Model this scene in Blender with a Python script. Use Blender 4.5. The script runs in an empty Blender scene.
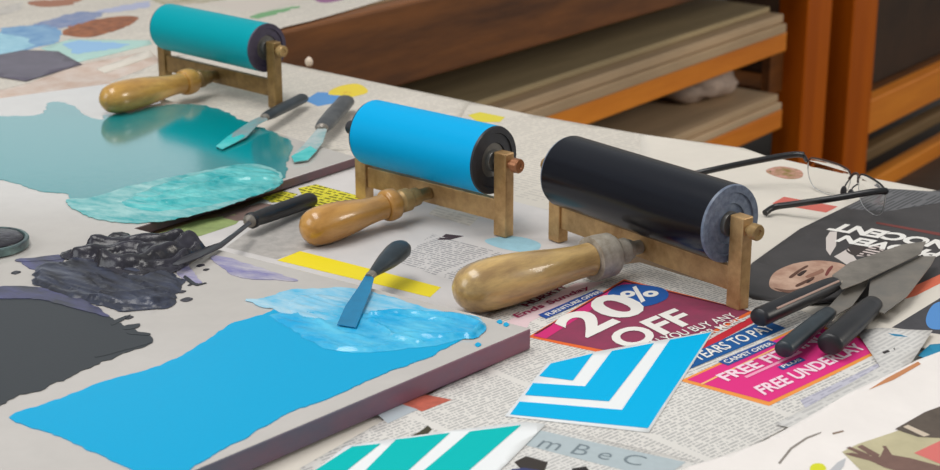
import bpy, bmesh, math, random
from mathutils import Vector, Matrix, noise
random.seed(7)
C = bpy.context.scene.collection
T = 0.75                       # height of the table top above the floor
F = 1650.0; PIT = math.radians(18); H = 0.42
cP, sP = math.cos(PIT), math.sin(PIT)

def W(px, py, z=0.0):
    """point at height z above the table top seen at that spot of the 940x470 photograph"""
    x = (px - 470) / F; y = (235 - py) / F
    d = (x, cP + y * sP, -sP + y * cP); t = (z - H) / d[2]
    return Vector((d[0] * t, d[1] * t, z + T))

def AZ(deg):
    a = math.radians(deg); return Vector((math.sin(a), math.cos(a), 0))
UP = Vector((0, 0, 1))

# ------------------------------------------------------------------ materials
def lin(c):
    return tuple(((v / 255) / 12.92 if v / 255 <= .04045 else ((v / 255 + .055) / 1.055) ** 2.4) for v in c) + (1,)
_m = {}
def mat(name, col, rough=.5, metal=0., coat=0., spec=.5, bump=0., bscale=200., vary=0., vscale=30., stretch=(1, 1, 1), az=0., col2=None, trans=0.):
    if name in _m: return _m[name]
    m = bpy.data.materials.new(name); m.use_nodes = True
    nt = m.node_tree; n = nt.nodes; l = nt.links
    b = n['Principled BSDF']
    b.inputs['Base Color'].default_value = lin(col)
    b.inputs['Roughness'].default_value = rough; b.inputs['Metallic'].default_value = metal
    b.inputs['Coat Weight'].default_value = coat; b.inputs['Coat Roughness'].default_value = .08
    b.inputs['Specular IOR Level'].default_value = spec
    b.inputs['Transmission Weight'].default_value = trans
    tc = n.new('ShaderNodeTexCoord'); mp = n.new('ShaderNodeMapping'); mp.vector_type = 'TEXTURE'
    mp.inputs['Rotation'].default_value = (0, 0, math.radians(-az)); mp.inputs['Scale'].default_value = stretch
    l.new(tc.outputs['Object'], mp.inputs['Vector'])
    if vary or col2:
        nz = n.new('ShaderNodeTexNoise'); nz.inputs['Scale'].default_value = vscale; nz.inputs['Detail'].default_value = 6; nz.inputs['Roughness'].default_value = .65
        l.new(mp.outputs[0], nz.inputs['Vector'])
        cr = n.new('ShaderNodeValToRGB'); l.new(nz.outputs['Fac'], cr.inputs['Fac'])
        c1 = lin(col); c2 = lin(col2) if col2 else tuple(v * (1 - vary) for v in c1[:3]) + (1,)
        cr.color_ramp.elements[0].position = .36; cr.color_ramp.elements[1].position = .66
        cr.color_ramp.elements[0].color = c2; cr.color_ramp.elements[1].color = c1
        l.new(cr.outputs[0], b.inputs['Base Color'])
    if bump:
        nb = n.new('ShaderNodeTexNoise'); nb.inputs['Scale'].default_value = bscale; nb.inputs['Detail'].default_value = 4
        l.new(mp.outputs[0], nb.inputs['Vector'])
        bp = n.new('ShaderNodeBump'); bp.inputs['Strength'].default_value = bump; bp.inputs['Distance'].default_value = .001
        l.new(nb.outputs['Fac'], bp.inputs['Height']); l.new(bp.outputs[0], b.inputs['Normal'])
    _m[name] = m; return m

def text_mat(name, paper=(222, 218, 212), ink=(95, 95, 98), az=38, pitch=.0045, cw=.0016, colw=.062, amount=.75, off=0.):
    """newsprint: columns of small grey lines"""
    if name in _m: return _m[name]
    m = bpy.data.materials.new(name); m.use_nodes = True
    nt = m.node_tree; n = nt.nodes; l = nt.links; b = n['Principled BSDF']
    b.inputs['Roughness'].default_value = .75; b.inputs['Specular IOR Level'].default_value = .25
    def mth(op, a, v=None, c=None):
        q = n.new('ShaderNodeMath'); q.operation = op
        for i, x in enumerate((a, v, c)):
            if x is None: continue
            if isinstance(x, (int, float)): q.inputs[i].default_value = x
            else: l.new(x, q.inputs[i])
        return q.outputs[0]
    tc = n.new('ShaderNodeTexCoord'); mp = n.new('ShaderNodeMapping'); mp.vector_type = 'POINT'
    mp.inputs['Rotation'].default_value = (0, 0, math.radians(az - 90)); mp.inputs['Location'].default_value = (off, off * .7, 0)
    l.new(tc.outputs['Object'], mp.inputs['Vector'])
    sx = n.new('ShaderNodeSeparateXYZ'); l.new(mp.outputs[0], sx.inputs[0])
    u, v = sx.outputs[0], sx.outputs[1]
    vl = mth('DIVIDE', v, pitch)
    line = mth('LESS_THAN', mth('FRACT', vl), .5)
    def wn(a, bb):
        cmb = n.new('ShaderNodeCombineXYZ'); l.new(a, cmb.inputs[0]); l.new(bb, cmb.inputs[1])
        w = n.new('ShaderNodeTexWhiteNoise'); w.noise_dimensions = '2D'; l.new(cmb.outputs[0], w.inputs['Vector']); return w.outputs['Value']
    chars = mth('GREATER_THAN', wn(mth('FLOOR', mth('DIVIDE', u, cw)), mth('FLOOR', vl)), .28)
    cu = mth('DIVIDE', u, colw)
    gut = mth('GREATER_THAN', mth('FRACT', cu), .07)
    blk = mth('GREATER_THAN', wn(mth('FLOOR', cu), mth('FLOOR', mth('DIVIDE', v, pitch * 9))), .08)
    f = mth('MULTIPLY', mth('MULTIPLY', line, chars), mth('MULTIPLY', gut, blk))
    f = mth('MULTIPLY', f, amount)
    nz = n.new('ShaderNodeTexNoise'); nz.inputs['Scale'].default_value = 9; l.new(tc.outputs['Object'], nz.inputs['Vector'])
    mx0 = n.new('ShaderNodeMix'); mx0.data_type = 'RGBA'; l.new(nz.outputs['Fac'], mx0.inputs['Factor'])
    mx0.inputs['A'].default_value = lin(tuple(int(x * .93) for x in paper)); mx0.inputs['B'].default_value = lin(paper)
    mx = n.new('ShaderNodeMix'); mx.data_type = 'RGBA'
    l.new(f, mx.inputs['Factor']); l.new(mx0.outputs['Result'], mx.inputs['A']); mx.inputs['B'].default_value = lin(ink)
    l.new(mx.outputs['Result'], b.inputs['Base Color'])
    _m[name] = m; return m

def ringed(name, c1, c2, rough=.5):
    m = mat(name, c1, rough, vary=.35, vscale=140, col2=c2, bump=.3, bscale=300); return m

def pr(c, rough=.7):            # printed colour on paper
    return mat('print_%d_%d_%d' % c, c, rough, spec=.25)

# ------------------------------------------------------------------ mesh building
class MB:
    def __init__(self): self.v = []; self.f = []; self.mi = []; self.cur = 0
    def add(self, vs, fs):
        o = len(self.v); self.v += [Vector(x) for x in vs]
        for q in fs: self.f.append([o + i for i in q]); self.mi.append(self.cur)
    def box(self, c, ax, sz):
        c = Vector(c); X, Y, Z = [Vector(a).normalized() * s / 2 for a, s in zip(ax, sz)]
        vs = [c + i * X + j * Y + k * Z for k in (-1, 1) for j in (-1, 1) for i in (-1, 1)]
        self.add(vs, [(0, 2, 3, 1), (4, 5, 7, 6), (0, 1, 5, 4), (2, 6, 7, 3), (0, 4, 6, 2), (1, 3, 7, 5)]); return self
    def prism(self, top, drop):
        """polygon of top points, pushed down by drop (a height or a vector)"""
        top = [Vector(p) for p in top]; n = len(top)
        d = Vector((0, 0, -drop)) if isinstance(drop, (int, float)) else drop
        self.add(top + [p + d for p in top], [tuple(range(n)), tuple(range(2 * n - 1, n - 1, -1))] + [(i, i + n, (i + 1) % n + n, (i + 1) % n) for i in range(n)]); return self
    def lathe(self, prof, o, ax, seg=36, up=UP, flat=1.0):
        """profile of (distance along, radius); flat squeezes the section along up"""
        ax = Vector(ax).normalized(); s = ax.cross(up).normalized(); t = s.cross(ax); o = Vector(o); vs = []; fs = []
        for d, r in prof:
            for k in range(seg):
                a = 2 * math.pi * k / seg; vs.append(o + ax * d + s * (math.cos(a) * r) + t * (math.sin(a) * r * flat))
        for i in range(len(prof) - 1):
            for k in range(seg):
                a = i * seg + k; b = i * seg + (k + 1) % seg; fs.append((a, b, b + seg, a + seg))
        fs.append(tuple(range(seg - 1, -1, -1))); m = (len(prof) - 1) * seg; fs.append(tuple(range(m, m + seg)))
        self.add(vs, fs); return self
    def tube(self, pts, r, seg=10):
        pts = [Vector(p) for p in pts]; vs = []; fs = []; n = len(pts)
        rs = r if isinstance(r, (list, tuple)) else [r] * n
        for i, p in enumerate(pts):
            d = (pts[min(i + 1, n - 1)] - pts[max(i - 1, 0)]).normalized()
            s = d.cross(UP if abs(d.z) < .9 else Vector((1, 0, 0))).normalized(); t = s.cross(d)
            for k in range(seg):
                a = 2 * math.pi * k / seg; vs.append(p + s * (math.cos(a) * rs[i]) + t * (math.sin(a) * rs[i]))
        for i in range(n - 1):
            for k in range(seg):
                a = i * seg + k; b = i * seg + (k + 1) % seg; fs.append((a, b, b + seg, a + seg))
        fs.append(tuple(range(seg - 1, -1, -1))); fs.append(tuple(range((n - 1) * seg, n * seg)))
        self.add(vs, fs); return self
    def build(self, name, mats, parent=None, origin=None, smooth=False, bevel=0., angle=40, face_up=False):
        if not isinstance(mats, (list, tuple)): mats = [mats]
        if origin is None: origin = root_loc(parent) if parent else sum(self.v, Vector()) / len(self.v)
        if parent: origin = root_loc(parent)
        me = bpy.data.meshes.new(name); me.from_pydata([v - origin for v in self.v], [], self.f)
        for m in mats: me.materials.append(m)
        me.polygons.foreach_set('material_index', self.mi)
        bm = bmesh.new(); bm.from_mesh(me)
        if face_up:
            bm.normal_update()
            bmesh.ops.reverse_faces(bm, faces=[f for f in bm.faces if f.normal.z < 0])
        else: bmesh.ops.recalc_face_normals(bm, faces=bm.faces)
        bm.to_mesh(me); bm.free()
        if smooth:
            me.shade_smooth()
            me.set_sharp_from_angle(angle=math.radians(angle))
        o = bpy.data.objects.new(name, me); C.objects.link(o)
        if parent: o.parent = parent; o['_l'] = list(origin)
        else: o.location = origin; o['_l'] = list(origin)
        if bevel:
            b = o.modifiers.new('bevel', 'BEVEL'); b.width = bevel; b.segments = 2; b.limit_method = 'ANGLE'
        return o

def root_loc(o): return Vector(o['_l'])
def tag(o, label, cat, group=None):
    o['label'] = label; o['category'] = cat
    if group: o['group'] = group
    return o
def thing(name, label, cat, loc, group=None):
    o = bpy.data.objects.new(name, None); C.objects.link(o); o.location = loc; o['_l'] = list(loc); o.empty_display_size = .05
    return tag(o, label, cat, group)
def struct(o): o['kind'] = 'structure'; return o

def wave(x, y):
    return .0007 * noise.noise(Vector((x * 7, y * 7, 1.3))) + .0002 * noise.noise(Vector((x * 23, y * 23, 4.1)))

def bez(pts, n=6):
    """smooth closed outline through the points (Catmull-Rom)"""
    out = []; k = len(pts)
    for i in range(k):
        p0, p1, p2, p3 = [Vector(pts[(i + j) % k]) for j in (-1, 0, 1, 2)]
        for s in range(n):
            t = s / n
            out.append(.5 * ((2 * p1) + (p2 - p0) * t + (2 * p0 - 5 * p1 + 4 * p2 - p3) * t * t + (3 * p1 - p0 - 3 * p2 + p3) * t ** 3))
    return out

def rag(pts, amp, step=.003, fr=90, seed=0.):
    """ragged closed outline"""
    out = []; k = len(pts)
    for i in range(k):
        a, b = Vector(pts[i]), Vector(pts[(i + 1) % k]); n = max(1, int((b - a).length / step))
        d = (b - a).normalized(); q = Vector((-d.y, d.x, 0))
        for s in range(n):
            p = a + (b - a) * (s / n)
            out.append(p + q * amp * (noise.noise(Vector((p.x * fr, p.y * fr, seed))) + .6 * noise.noise(Vector((p.x * fr * 3, p.y * fr * 3, seed + 5)))))
    return out

def grid_poly(pts, step):
    bm = bmesh.new(); f = bm.faces.new([bm.verts.new((p[0], p[1], 0)) for p in pts])
    bmesh.ops.triangulate(bm, faces=[f])
    xs = [p[0] for p in pts]; ys = [p[1] for p in pts]
    for lo, hi, ax in ((min(xs), max(xs), 0), (min(ys), max(ys), 1)):
        k = math.floor(lo / step) + 1
        while k * step < hi:
            co = [0, 0, 0]; no = [0, 0, 0]; co[ax] = k * step; no[ax] = 1
            bmesh.ops.bisect_plane(bm, geom=bm.verts[:] + bm.edges[:] + bm.faces[:], dist=1e-6, plane_co=co, plane_no=no); k += 1
    bmesh.ops.remove_doubles(bm, verts=bm.verts, dist=1e-6)
    bm.verts.ensure_lookup_table()
    v = [Vector((x.co.x, x.co.y, 0)) for x in bm.verts]; f = [tuple(w.index for w in q.verts) for q in bm.faces]
    bm.verts.index_update(); f = [tuple(w.index for w in q.verts) for q in bm.faces]
    bm.free(); return v, f

# ---- paper sheets and what is printed on them
def sheet(poly, m, label, cat='newspaper', name='newspaper_sheet', lift=None, lvl=1, step=.02, group='newspapers covering the table', smoothpoly=False):
    zz = .0010 + .0004 * lvl
    pts = [W(p[0], p[1], zz) for p in poly]
    if smoothpoly: pts = bez(pts, 4)
    v, f = grid_poly(pts, step)
    zf = lambda x, y: T + zz + wave(x, y) + (lift(x, y) if lift else 0)
    b = MB(); b.add([(p.x, p.y, zf(p.x, p.y)) for p in v], f)
    cen = sum(pts, Vector()) / len(pts); cen.z = T + zz
    o = b.build(name, m, origin=cen, smooth=True, face_up=True)
    s = o.modifiers.new('thickness', 'SOLIDIFY'); s.thickness = .0003; s.offset = -1
    tag(o, label, cat, group); o['_z'] = zz; SH[o.name] = (zz, zf); return o
SH = {}
PRN = {}
def printed(sh, name, poly, m, label=None, smooth=False, up=1, step=.02, ragged=0.):
    zz, zf = SH[sh.name]
    pts = [W(p[0], p[1], zz) for p in poly]
    if smooth: pts = bez(pts, 5)
    if ragged: pts = rag(pts, ragged, .004, 60, 3.)
    v, f = grid_poly(pts, step)
    b = MB(); b.add([(p.x, p.y, zf(p.x, p.y) + .00012 * up) for p in v], f)
    o = b.build(name, m, parent=sh, smooth=True, face_up=True)
    if label: o['label'] = label
    return o
def lettering(sh, txt, quad, m, name='lettering', up=2, bold=.02, z=None):
    """flat text laid on the page; quad = bottom-left, bottom-right, top-right, top-left"""
    cu = bpy.data.curves.new('t', 'FONT'); cu.body = txt; cu.offset = bold; cu.resolution_u = 4
    t = bpy.data.objects.new('t', cu); C.objects.link(t)
    dg = bpy.context.evaluated_depsgraph_get(); me = t.evaluated_get(dg).to_mesh()
    vs = [v.co.copy() for v in me.vertices]; fs = [tuple(p.vertices) for p in me.polygons]
    t.evaluated_get(dg).to_mesh_clear(); bpy.data.objects.remove(t); bpy.data.curves.remove(cu)
    x0 = min(v.x for v in vs); x1 = max(v.x for v in vs); y0 = min(v.y for v in vs); y1 = max(v.y for v in vs)
    zz, zf = SH[sh.name]
    a, b_, c, d = [W(p[0], p[1], zz) for p in quad]
    out = []
    for v in vs:
        u = (v.x - x0) / (x1 - x0); w = (v.y - y0) / (y1 - y0)
        p = a * (1 - u) * (1 - w) + b_ * u * (1 - w) + c * u * w + d * (1 - u) * w
        out.append((p.x, p.y, zf(p.x, p.y) + .00012 * up))
    b = MB(); b.add(out, fs); return b.build(name, m, parent=sh, face_up=True)

# ================================================================== room
D1 = AZ(36); D2 = AZ(-49); D2p = AZ(-48.6)
dark_floor = mat('floor_boards', (72, 58, 46), .6, vary=.4, vscale=6, stretch=(1, .1, 1))
plaster = mat('plaster', (226, 224, 218), .9, bump=.1, bscale=40)
b = MB(); b.box((0, 2.5, -.05), ((1, 0, 0), (0, 1, 0), UP), (9.2, 11, .1)); struct(b.build('floor', dark_floor))
X_, Y_ = (1, 0, 0), (0, 1, 0)
b = MB()
for cx, cz, w_, h_ in ((-4.2, 1.75, .8, 3.5), (1.65, 1.75, 5.9, 3.5), (-2.55, .5, 2.5, 1.0), (-2.55, 3.2, 2.5, .6)): b.box((cx, 8.05, cz), (X_, Y_, UP), (w_, .1, h_))
struct(b.build('wall_back', plaster))
b = MB()
for cx, cz, w_, h_ in ((-3.77, 1.95, .06, 1.9), (-1.33, 1.95, .06, 1.9), (-2.55, 1.95, .05, 1.9), (-2.55, 1.03, 2.5, .06), (-2.55, 2.87, 2.5, .06), (-2.55, 1.95, 2.5, .04)): b.box((cx, 8.03, cz), (X_, Y_, UP), (w_, .06, h_))
wn_ = struct(b.build('unseen_window_1', mat('window_paint', (232, 230, 224), .5)))  # unseen window, added for the bright reflection on the teal slab
wg = bpy.data.materials.new('glowing_pane'); wg.use_nodes = True
wg.node_tree.nodes['Principled BSDF'].inputs['Emission Color'].default_value = (.9, .96, 1, 1); wg.node_tree.nodes['Principled BSDF'].inputs['Emission Strength'].default_value = .62
b = MB(); b.box((-2.55, 8.04, 1.95), (X_, Y_, UP), (2.42, .01, 1.82)); b.build('pane', wg, wn_)  # self-glowing sheet that the teal film reflects
b = MB(); b.box((-4.65, 2.5, 1.75), ((1, 0, 0), (0, 1, 0), UP), (.1, 11, 3.5)); struct(b.build('wall_left', plaster))

# ================================================================== tables
P0 = W(207, 48); P0.z = T
wood_dark = mat('old_brown_wood', (134, 80, 32), .55, col2=(78, 44, 16), vscale=14, stretch=(1, 8, 1), az=36, bump=.3, bscale=120)
wood_org = mat('orange_pine', (240, 146, 40), .5, col2=(214, 120, 24), vscale=12, stretch=(1, 9, 1), az=36, bump=.15, bscale=100)
wood_post = mat('orange_post', (196, 98, 2), .55, spec=.2, col2=(170, 80, 0), vscale=12, stretch=(1, 1, 9), bump=.15, bscale=100)
wood_top = mat('bench_top_wood', (150, 120, 86), .6, vary=.3, vscale=10, stretch=(1, 8, 1), az=-49)

# front table: its back edge runs along D2, the near edge is behind the camera's bottom edge
Rb = P0 - D2 * 1.15; Lb = P0 + D2 * .95
n1 = -D1
wt = thing('work_table', 'newspaper-covered work table in front carrying the rollers and ink slabs', 'table', (P0.x * .5, 1.1, 0))
q = [Rb, Lb, Lb + n1 * 1.25, Rb + n1 * 1.25]
MB().prism(q, .04).build('table_top', wood_top, wt, bevel=.003)
ins = [q[0] + D2 * .08 + n1 * .08, q[1] - D2 * .08 + n1 * .08, q[2] - D2 * .08 - n1 * .08, q[3] + D2 * .08 - n1 * .08]
for i in range(4):
    p = ins[i]; MB().box((p.x, p.y, .355), (D1, D2, UP), (.07, .07, .71)).build('leg', wood_post, wt, bevel=.004)
for i in range(4):
    a, c = ins[i], ins[(i + 1) % 4]; d = (c - a); m = (a + c) / 2
    MB().box((m.x, m.y, .66), (d, d.cross(UP), UP), (d.length - .072, .022, .098)).build('apron', wood_dark, wt)

# back bench with board shelves
gapv = D1 * .004
E0 = P0 + gapv; UL = 1.93
bench = thing('work_bench', 'long brown bench behind with a thick wooden front board and shelves under it', 'bench', (P0.x + D1.x * 1 + D2.x * .5, P0.y + D1.y * 1 + D2.y * .5, 0))
def AP(u, w, z): # u along the front board, w back into the bench
    p = E0 + D1 * u + D2p * w; return Vector((p.x, p.y, T + z))
MB().prism([AP(0, .03, 0), AP(UL, .03, 0), AP(UL, 1.0, 0), AP(0, 1.0, 0)], .03).build('bench_top', wood_top, bench)
MB().prism([AP(0, 0, -.001), AP(UL, 0, -.001), AP(UL, .03, -.001), AP(0, .03, -.001)], .121).build('front_board', wood_dark, bench, bevel=.004)
for u, w in ((1.80, .0), (1.80, .93), (.02, .93)):
    MB().prism([AP(u, w + .001, -.123), AP(u + .125, w + .001, -.123), AP(u + .125, w + .075, -.123), AP(u, w + .075, -.123)], T - .123).build('leg', wood_post, bench, bevel=.004)
for z in (-.255, -.425):
    MB().prism([AP(.04, .02, z), AP(1.74, .02, z), AP(1.74, .055, z), AP(.04, .055, z)], .042).build('shelf_rail', wood_org, bench, bevel=.003)
    MB().prism([AP(.04, .06, z), AP(1.74, .06, z), AP(1.74, .92, z), AP(.04, .92, z)], .012).build('shelf', wood_dark, bench)
MB().prism([AP(1.735, .055, -.3), AP(1.80, .055, -.3), AP(1.80, .075, -.3), AP(1.735, .075, -.3)], .1).build('cleat', wood_dark, bench)
MB().prism([AP(.03, .96, -.03), AP(1.92, .96, -.03), AP(1.92, .985, -.03), AP(.03, .985, -.03)], .68).build('light_blocking_board', wood_dark, bench)  # added behind the shelves to shut out light and keep them dark

gb = [mat('grey_board_a', (196, 166, 130), .8, vary=.3, vscale=16, stretch=(1, 9, 1), az=36), mat('grey_board_b', (206, 176, 140), .8, vary=.3, vscale=16, stretch=(1, 9, 1), az=36), mat('grey_board_c', (190, 168, 128), .8, vary=.3, vscale=16, stretch=(1, 9, 1), az=36)]
for k, (u1, w0, th, lab) in enumerate(((1.725, .015, .02, 'grey board lying lowest of the stack on the upper shelf under the bench'), (1.73, .022, .018, 'grey board in the middle of the stack on the upper shelf under the bench'), (1.725, .05, .012, 'greenish grey board lying on top of the stack on the upper shelf'))):
    z0 = -.2545 + (0, .0205, .039)[k]
    o = MB().prism([AP(.08 + .02 * k, w0, z0 + th), AP(u1, w0 + .004 * k, z0 + th), AP(u1, .86, z0 + th), AP(.08 + .02 * k, .86, z0 + th)], th).build('drying_board', gb[(0, 1, 2)[k]], bevel=.003)
    tag(o, lab, 'board', 'boards on the shelves under the bench')
for k, lab in enumerate(('pale grey board on the lower shelf under the bench', 'grey board on top of the pale one on the lower shelf')):
    z0 = -.4245 + k * .0165
    o = MB().prism([AP(.08, .02 + .01 * k, z0 + .016), AP(1.735, .02 + .01 * k, z0 + .016), AP(1.735, .86, z0 + .016), AP(.08, .86, z0 + .016)], .016).build('drying_board', gb[1 - k], bevel=.003)
    tag(o, lab, 'board', 'boards on the shelves under the bench')
# crumpled paper bundle on the lower shelf
def lump(center, ax, sz, seed, seg=28, ring=16, amp=.25):
    b = MB(); vs = []; fs = []
    for i in range(ring + 1):
        th = math.pi * i / ring
        for k in range(seg):
            ph = 2 * math.pi * k / seg; d = Vector((math.sin(th) * math.cos(ph), math.sin(th) * math.sin(ph), math.cos(th)))
            r = 1 + amp * noise.noise(d * 2.2 + Vector((seed, 0, 0))) + amp * .5 * noise.noise(d * 6 + Vector((seed, 3, 0)))
            p = center + ax[0] * d.x * sz[0] * r + ax[1] * d.y * sz[1] * r + UP * max(d.z * r, -.8) * sz[2]; vs.append(p)
    for i in range(ring):
        for k in range(seg):
            a = i * seg + k; c = i * seg + (k + 1) % seg; fs.append((a, c, c + seg, a + seg))
    b.add(vs, fs); return b
o = lump(AP(1.60, .17, -.3565), (D1, D2), (.11, .08, .045), 2.).build('paper_bundle', mat('bundle_paper', (206, 184, 168), .8, vary=.3, vscale=30), smooth=True, angle=180)
tag(o, 'crumpled pale paper bundle on the lower shelf beside the orange post', 'paper')

# second rack beyond the posts
rack = thing('storage_rack', 'orange wooden rack beyond the bench, with rails and a brown box', 'rack', AP(2.6, .3, -T))
for u in (2.045, 3.3):
    for w in (0., .6):
        MB().prism([AP(u, w, -.02), AP(u + .14, w, -.02), AP(u + .14, w + .075, -.02), AP(u, w + .075, -.02)], T - .02).build('post', wood_post, rack, bevel=.004)
tan = mat('tan_rail', (132, 104, 66), .6, col2=(108, 82, 48), vscale=12, stretch=(1, 9, 1), az=36)
for z, h, m in ((-.50, .085, wood_org), (-.625, .03, tan), (-.71, .05, wood_org)):
    MB().prism([AP(2.19, .02, z), AP(3.295, .02, z), AP(3.295, .06, z), AP(2.19, .06, z)], h).build('rail', m, rack, bevel=.004)
MB().prism([AP(2.19, .065, -.505), AP(3.295, .065, -.505), AP(3.295, .6, -.505), AP(2.19, .6, -.505)], .015).build('shelf', wood_dark, rack)
bx = thing('cardboard_box', 'dark brown box standing on the rack shelf beyond the posts', 'box', AP(2.6, .3, -.504))
cb = mat('dark_card', (66, 46, 28), .75, vary=.35, vscale=9)
MB().prism([AP(2.33, .09, -.1), AP(2.88, .09, -.1), AP(2.88, .5, -.1), AP(2.33, .5, -.1)], .404).build('body', cb, bx, bevel=.006)
for w in (.09, .297):
    MB().prism([AP(2.325, w - .003, -.097), AP(2.885, w - .003, -.097), AP(2.885, w + .204, -.097), AP(2.325, w + .204, -.097)], .0025).build('flap', cb, bx)
o = MB().prism([AP(2.91, .09, -.34), AP(3.25, .09, -.34), AP(3.25, .45, -.34), AP(2.91, .45, -.34)], .164).build('carton', mat('pale_carton', (200, 152, 100), .7, vary=.15, vscale=8), bevel=.006)
tag(o, 'pale tan carton at the right edge beside the dark brown box', 'box')

# ================================================================== newspapers
P_plain = mat('newsprint_plain', (222, 214, 202), .75, spec=.25, vary=.08, vscale=12)
tm_far = text_mat('newsprint_far', (218, 210, 198), (150, 144, 140), az=-49, pitch=.006, cw=.003, amount=.3)
tm_mid = text_mat('newsprint_mid', (210, 205, 202), (110, 110, 114), az=-52, pitch=.0040, cw=.0013, amount=.6, colw=.06)
P_mid = mat('newsprint_mid_plain', (208, 203, 200), .75, spec=.25, vary=.1, vscale=18)
tm_front = text_mat('newsprint_front', (226, 222, 216), (110, 110, 114), az=47, pitch=.0030, cw=.0012, amount=.48, colw=.085)
tm_low = text_mat('newsprint_low', (224, 221, 216), (130, 130, 132), az=47, pitch=.0030, cw=.0012, amount=.45, colw=.07, off=.03)

# far left, over the joint of the two tables
s = sheet([(-40, -18), (150, -22), (388, -2), (345, 11), (310, 21), (285, 27), (215, 50), (150, 60), (60, 80), (-40, 106)], tm_far, 'newspaper spread at the back left corner, with blue and rust coloured patches', lvl=1)
printed(s, 'photo', [(0, 28), (45, 24), (62, 30), (60, 42), (40, 47), (0, 55)], mat('blue_picture', (104, 146, 190), .7, col2=(140, 176, 204), vscale=40), ragged=.006)
printed(s, 'photo', [(30, 25), (78, 12), (105, 12), (95, 20), (62, 29)], mat('slate_blue_picture', (112, 132, 172), .7, col2=(150, 156, 180), vscale=40), ragged=.006)
printed(s, 'photo', [(0, 33), (28, 38), (32, 46), (0, 57), (-30, 60), (-30, 35)], mat('ice_picture', (170, 210, 224), .7, col2=(140, 186, 206), vscale=40), up=2, ragged=.006)
printed(s, 'photo', [(62, 31), (75, 25), (110, 17), (138, 17), (128, 26), (95, 36), (70, 36)], mat('rust_print', (176, 112, 76), .7, col2=(120, 74, 52), vscale=60), smooth=True, ragged=.006)
printed(s, 'photo', [(28, 2), (60, 0), (86, -3), (70, 5), (40, 7)], pr((166, 118, 96)), smooth=True, ragged=.006)
printed(s, 'photo', [(90, 12), (130, 4), (150, 1), (150, 7), (110, 13)], pr((176, 180, 204)), ragged=.006)
printed(s, 'photo', [(205, 4), (250, 0), (310, -6), (330, -10), (300, 2), (250, 12)], pr((206, 196, 186)), ragged=.006)
printed(s, 'photo', [(250, 17), (275, 10), (300, 6), (288, 11), (262, 18)], pr((120, 166, 120)), smooth=True, ragged=.006)
printed(s, 'photo', [(315, -2), (345, -8), (350, -3), (325, 3)], pr((150, 104, 140)), smooth=True, ragged=.006)
s2 = sheet([(40, 48), (70, 39), (150, 40), (152, 44), (108, 55), (78, 62)], pr((176, 208, 200)), 'pale green and blue printed leaflet at the back left', 'leaflet', 'leaflet', group=None, lvl=2)
printed(s, 'photo', [(150, -6), (190, -10), (240, -14), (230, -2), (190, 4), (160, 4)], mat('olive_picture', (150, 140, 104), .7, col2=(196, 186, 170), vscale=40), smooth=True, ragged=.006)
printed(s, 'photo', [(0, 8), (24, 2), (20, 10), (0, 16), (-20, 16)], mat('grey_picture', (178, 172, 164), .7, col2=(206, 200, 192), vscale=40), ragged=.006)
printed(s2, 'panel', [(62, 44), (80, 40), (130, 44), (118, 48), (78, 54)], pr((150, 188, 222)), ragged=.006)
o = sheet([(-20, 58), (25, 50), (58, 51), (82, 64), (26, 81), (0, 77), (-20, 73)], mat('dark_magazine', (104, 98, 112), .45, vary=.25, vscale=30), 'dark grey magazine page on the back left corner of the table', 'magazine', 'magazine_page', group=None, lvl=4)
o = sheet([(-40, 100), (28, 83), (80, 64), (150, 51), (158, 58), (158, 76), (110, 86), (60, 92), (0, 104), (-40, 112)], mat('pinkish_newsprint', (196, 168, 150), .75, vary=.2, vscale=25, col2=(214, 200, 190)), 'pinkish newspaper strip along the back edge of the teal slab', lvl=2)
o = sheet([(96, 69), (104, 66), (150, 50), (154, 56), (105, 73)], P_plain, 'narrow folded strip of white newspaper above the teal slab', group=None, name='paper_strip', cat='paper', lvl=3)

# base sheets along the back edge
s = sheet([(206, 48), (283, 63), (345, 76), (420, 92), (470, 102), (440, 150), (330, 150), (150, 125), (110, 82), (160, 62)], tm_far, 'newspaper under the teal roller, with a blue and yellow picture at its edge', lvl=2.5)
printed(s, 'photo', [(304, 100), (318, 92), (338, 93), (345, 101), (318, 106)], pr((96, 150, 206)))
printed(s, 'photo', [(328, 93), (340, 86), (358, 84), (368, 92), (352, 97), (338, 99)], pr((232, 206, 70)), smooth=True)
printed(s, 'photo', [(338, 94), (348, 91), (356, 90), (348, 96)], pr((206, 130, 62)), smooth=True)
s = sheet([(400, 87.5), (540, 116), (640, 133.5), (745, 149.5), (700, 215), (540, 260), (400, 215), (330, 150)], tm_far, 'newspaper behind the blue and black rollers along the table back edge', lvl=1.5)
printed(s, 'photo', [(468, 115), (480, 112), (505, 117), (500, 122), (478, 122)], pr((216, 202, 70)))
s = sheet([(640, 134), (744, 148), (764, 155), (860, 176), (960, 195), (960, 290), (740, 292), (640, 230)], P_plain, 'newspaper under the eyeglasses, with a small portrait and a red triangle', lvl=2.2)
printed(s, 'photo', [(766, 170), (780, 166), (800, 170), (802, 177), (788, 179), (772, 175)], mat('portrait_print', (206, 150, 140), .7, col2=(130, 110, 50), vscale=90), smooth=True)
printed(s, 'photo', [(769, 172), (776, 167), (786, 168), (776, 173)], pr((88, 92, 40)), smooth=True)
printed(s, 'panel', [(772, 204), (784, 197), (838, 207), (826, 213)], pr((206, 108, 96)))
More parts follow.
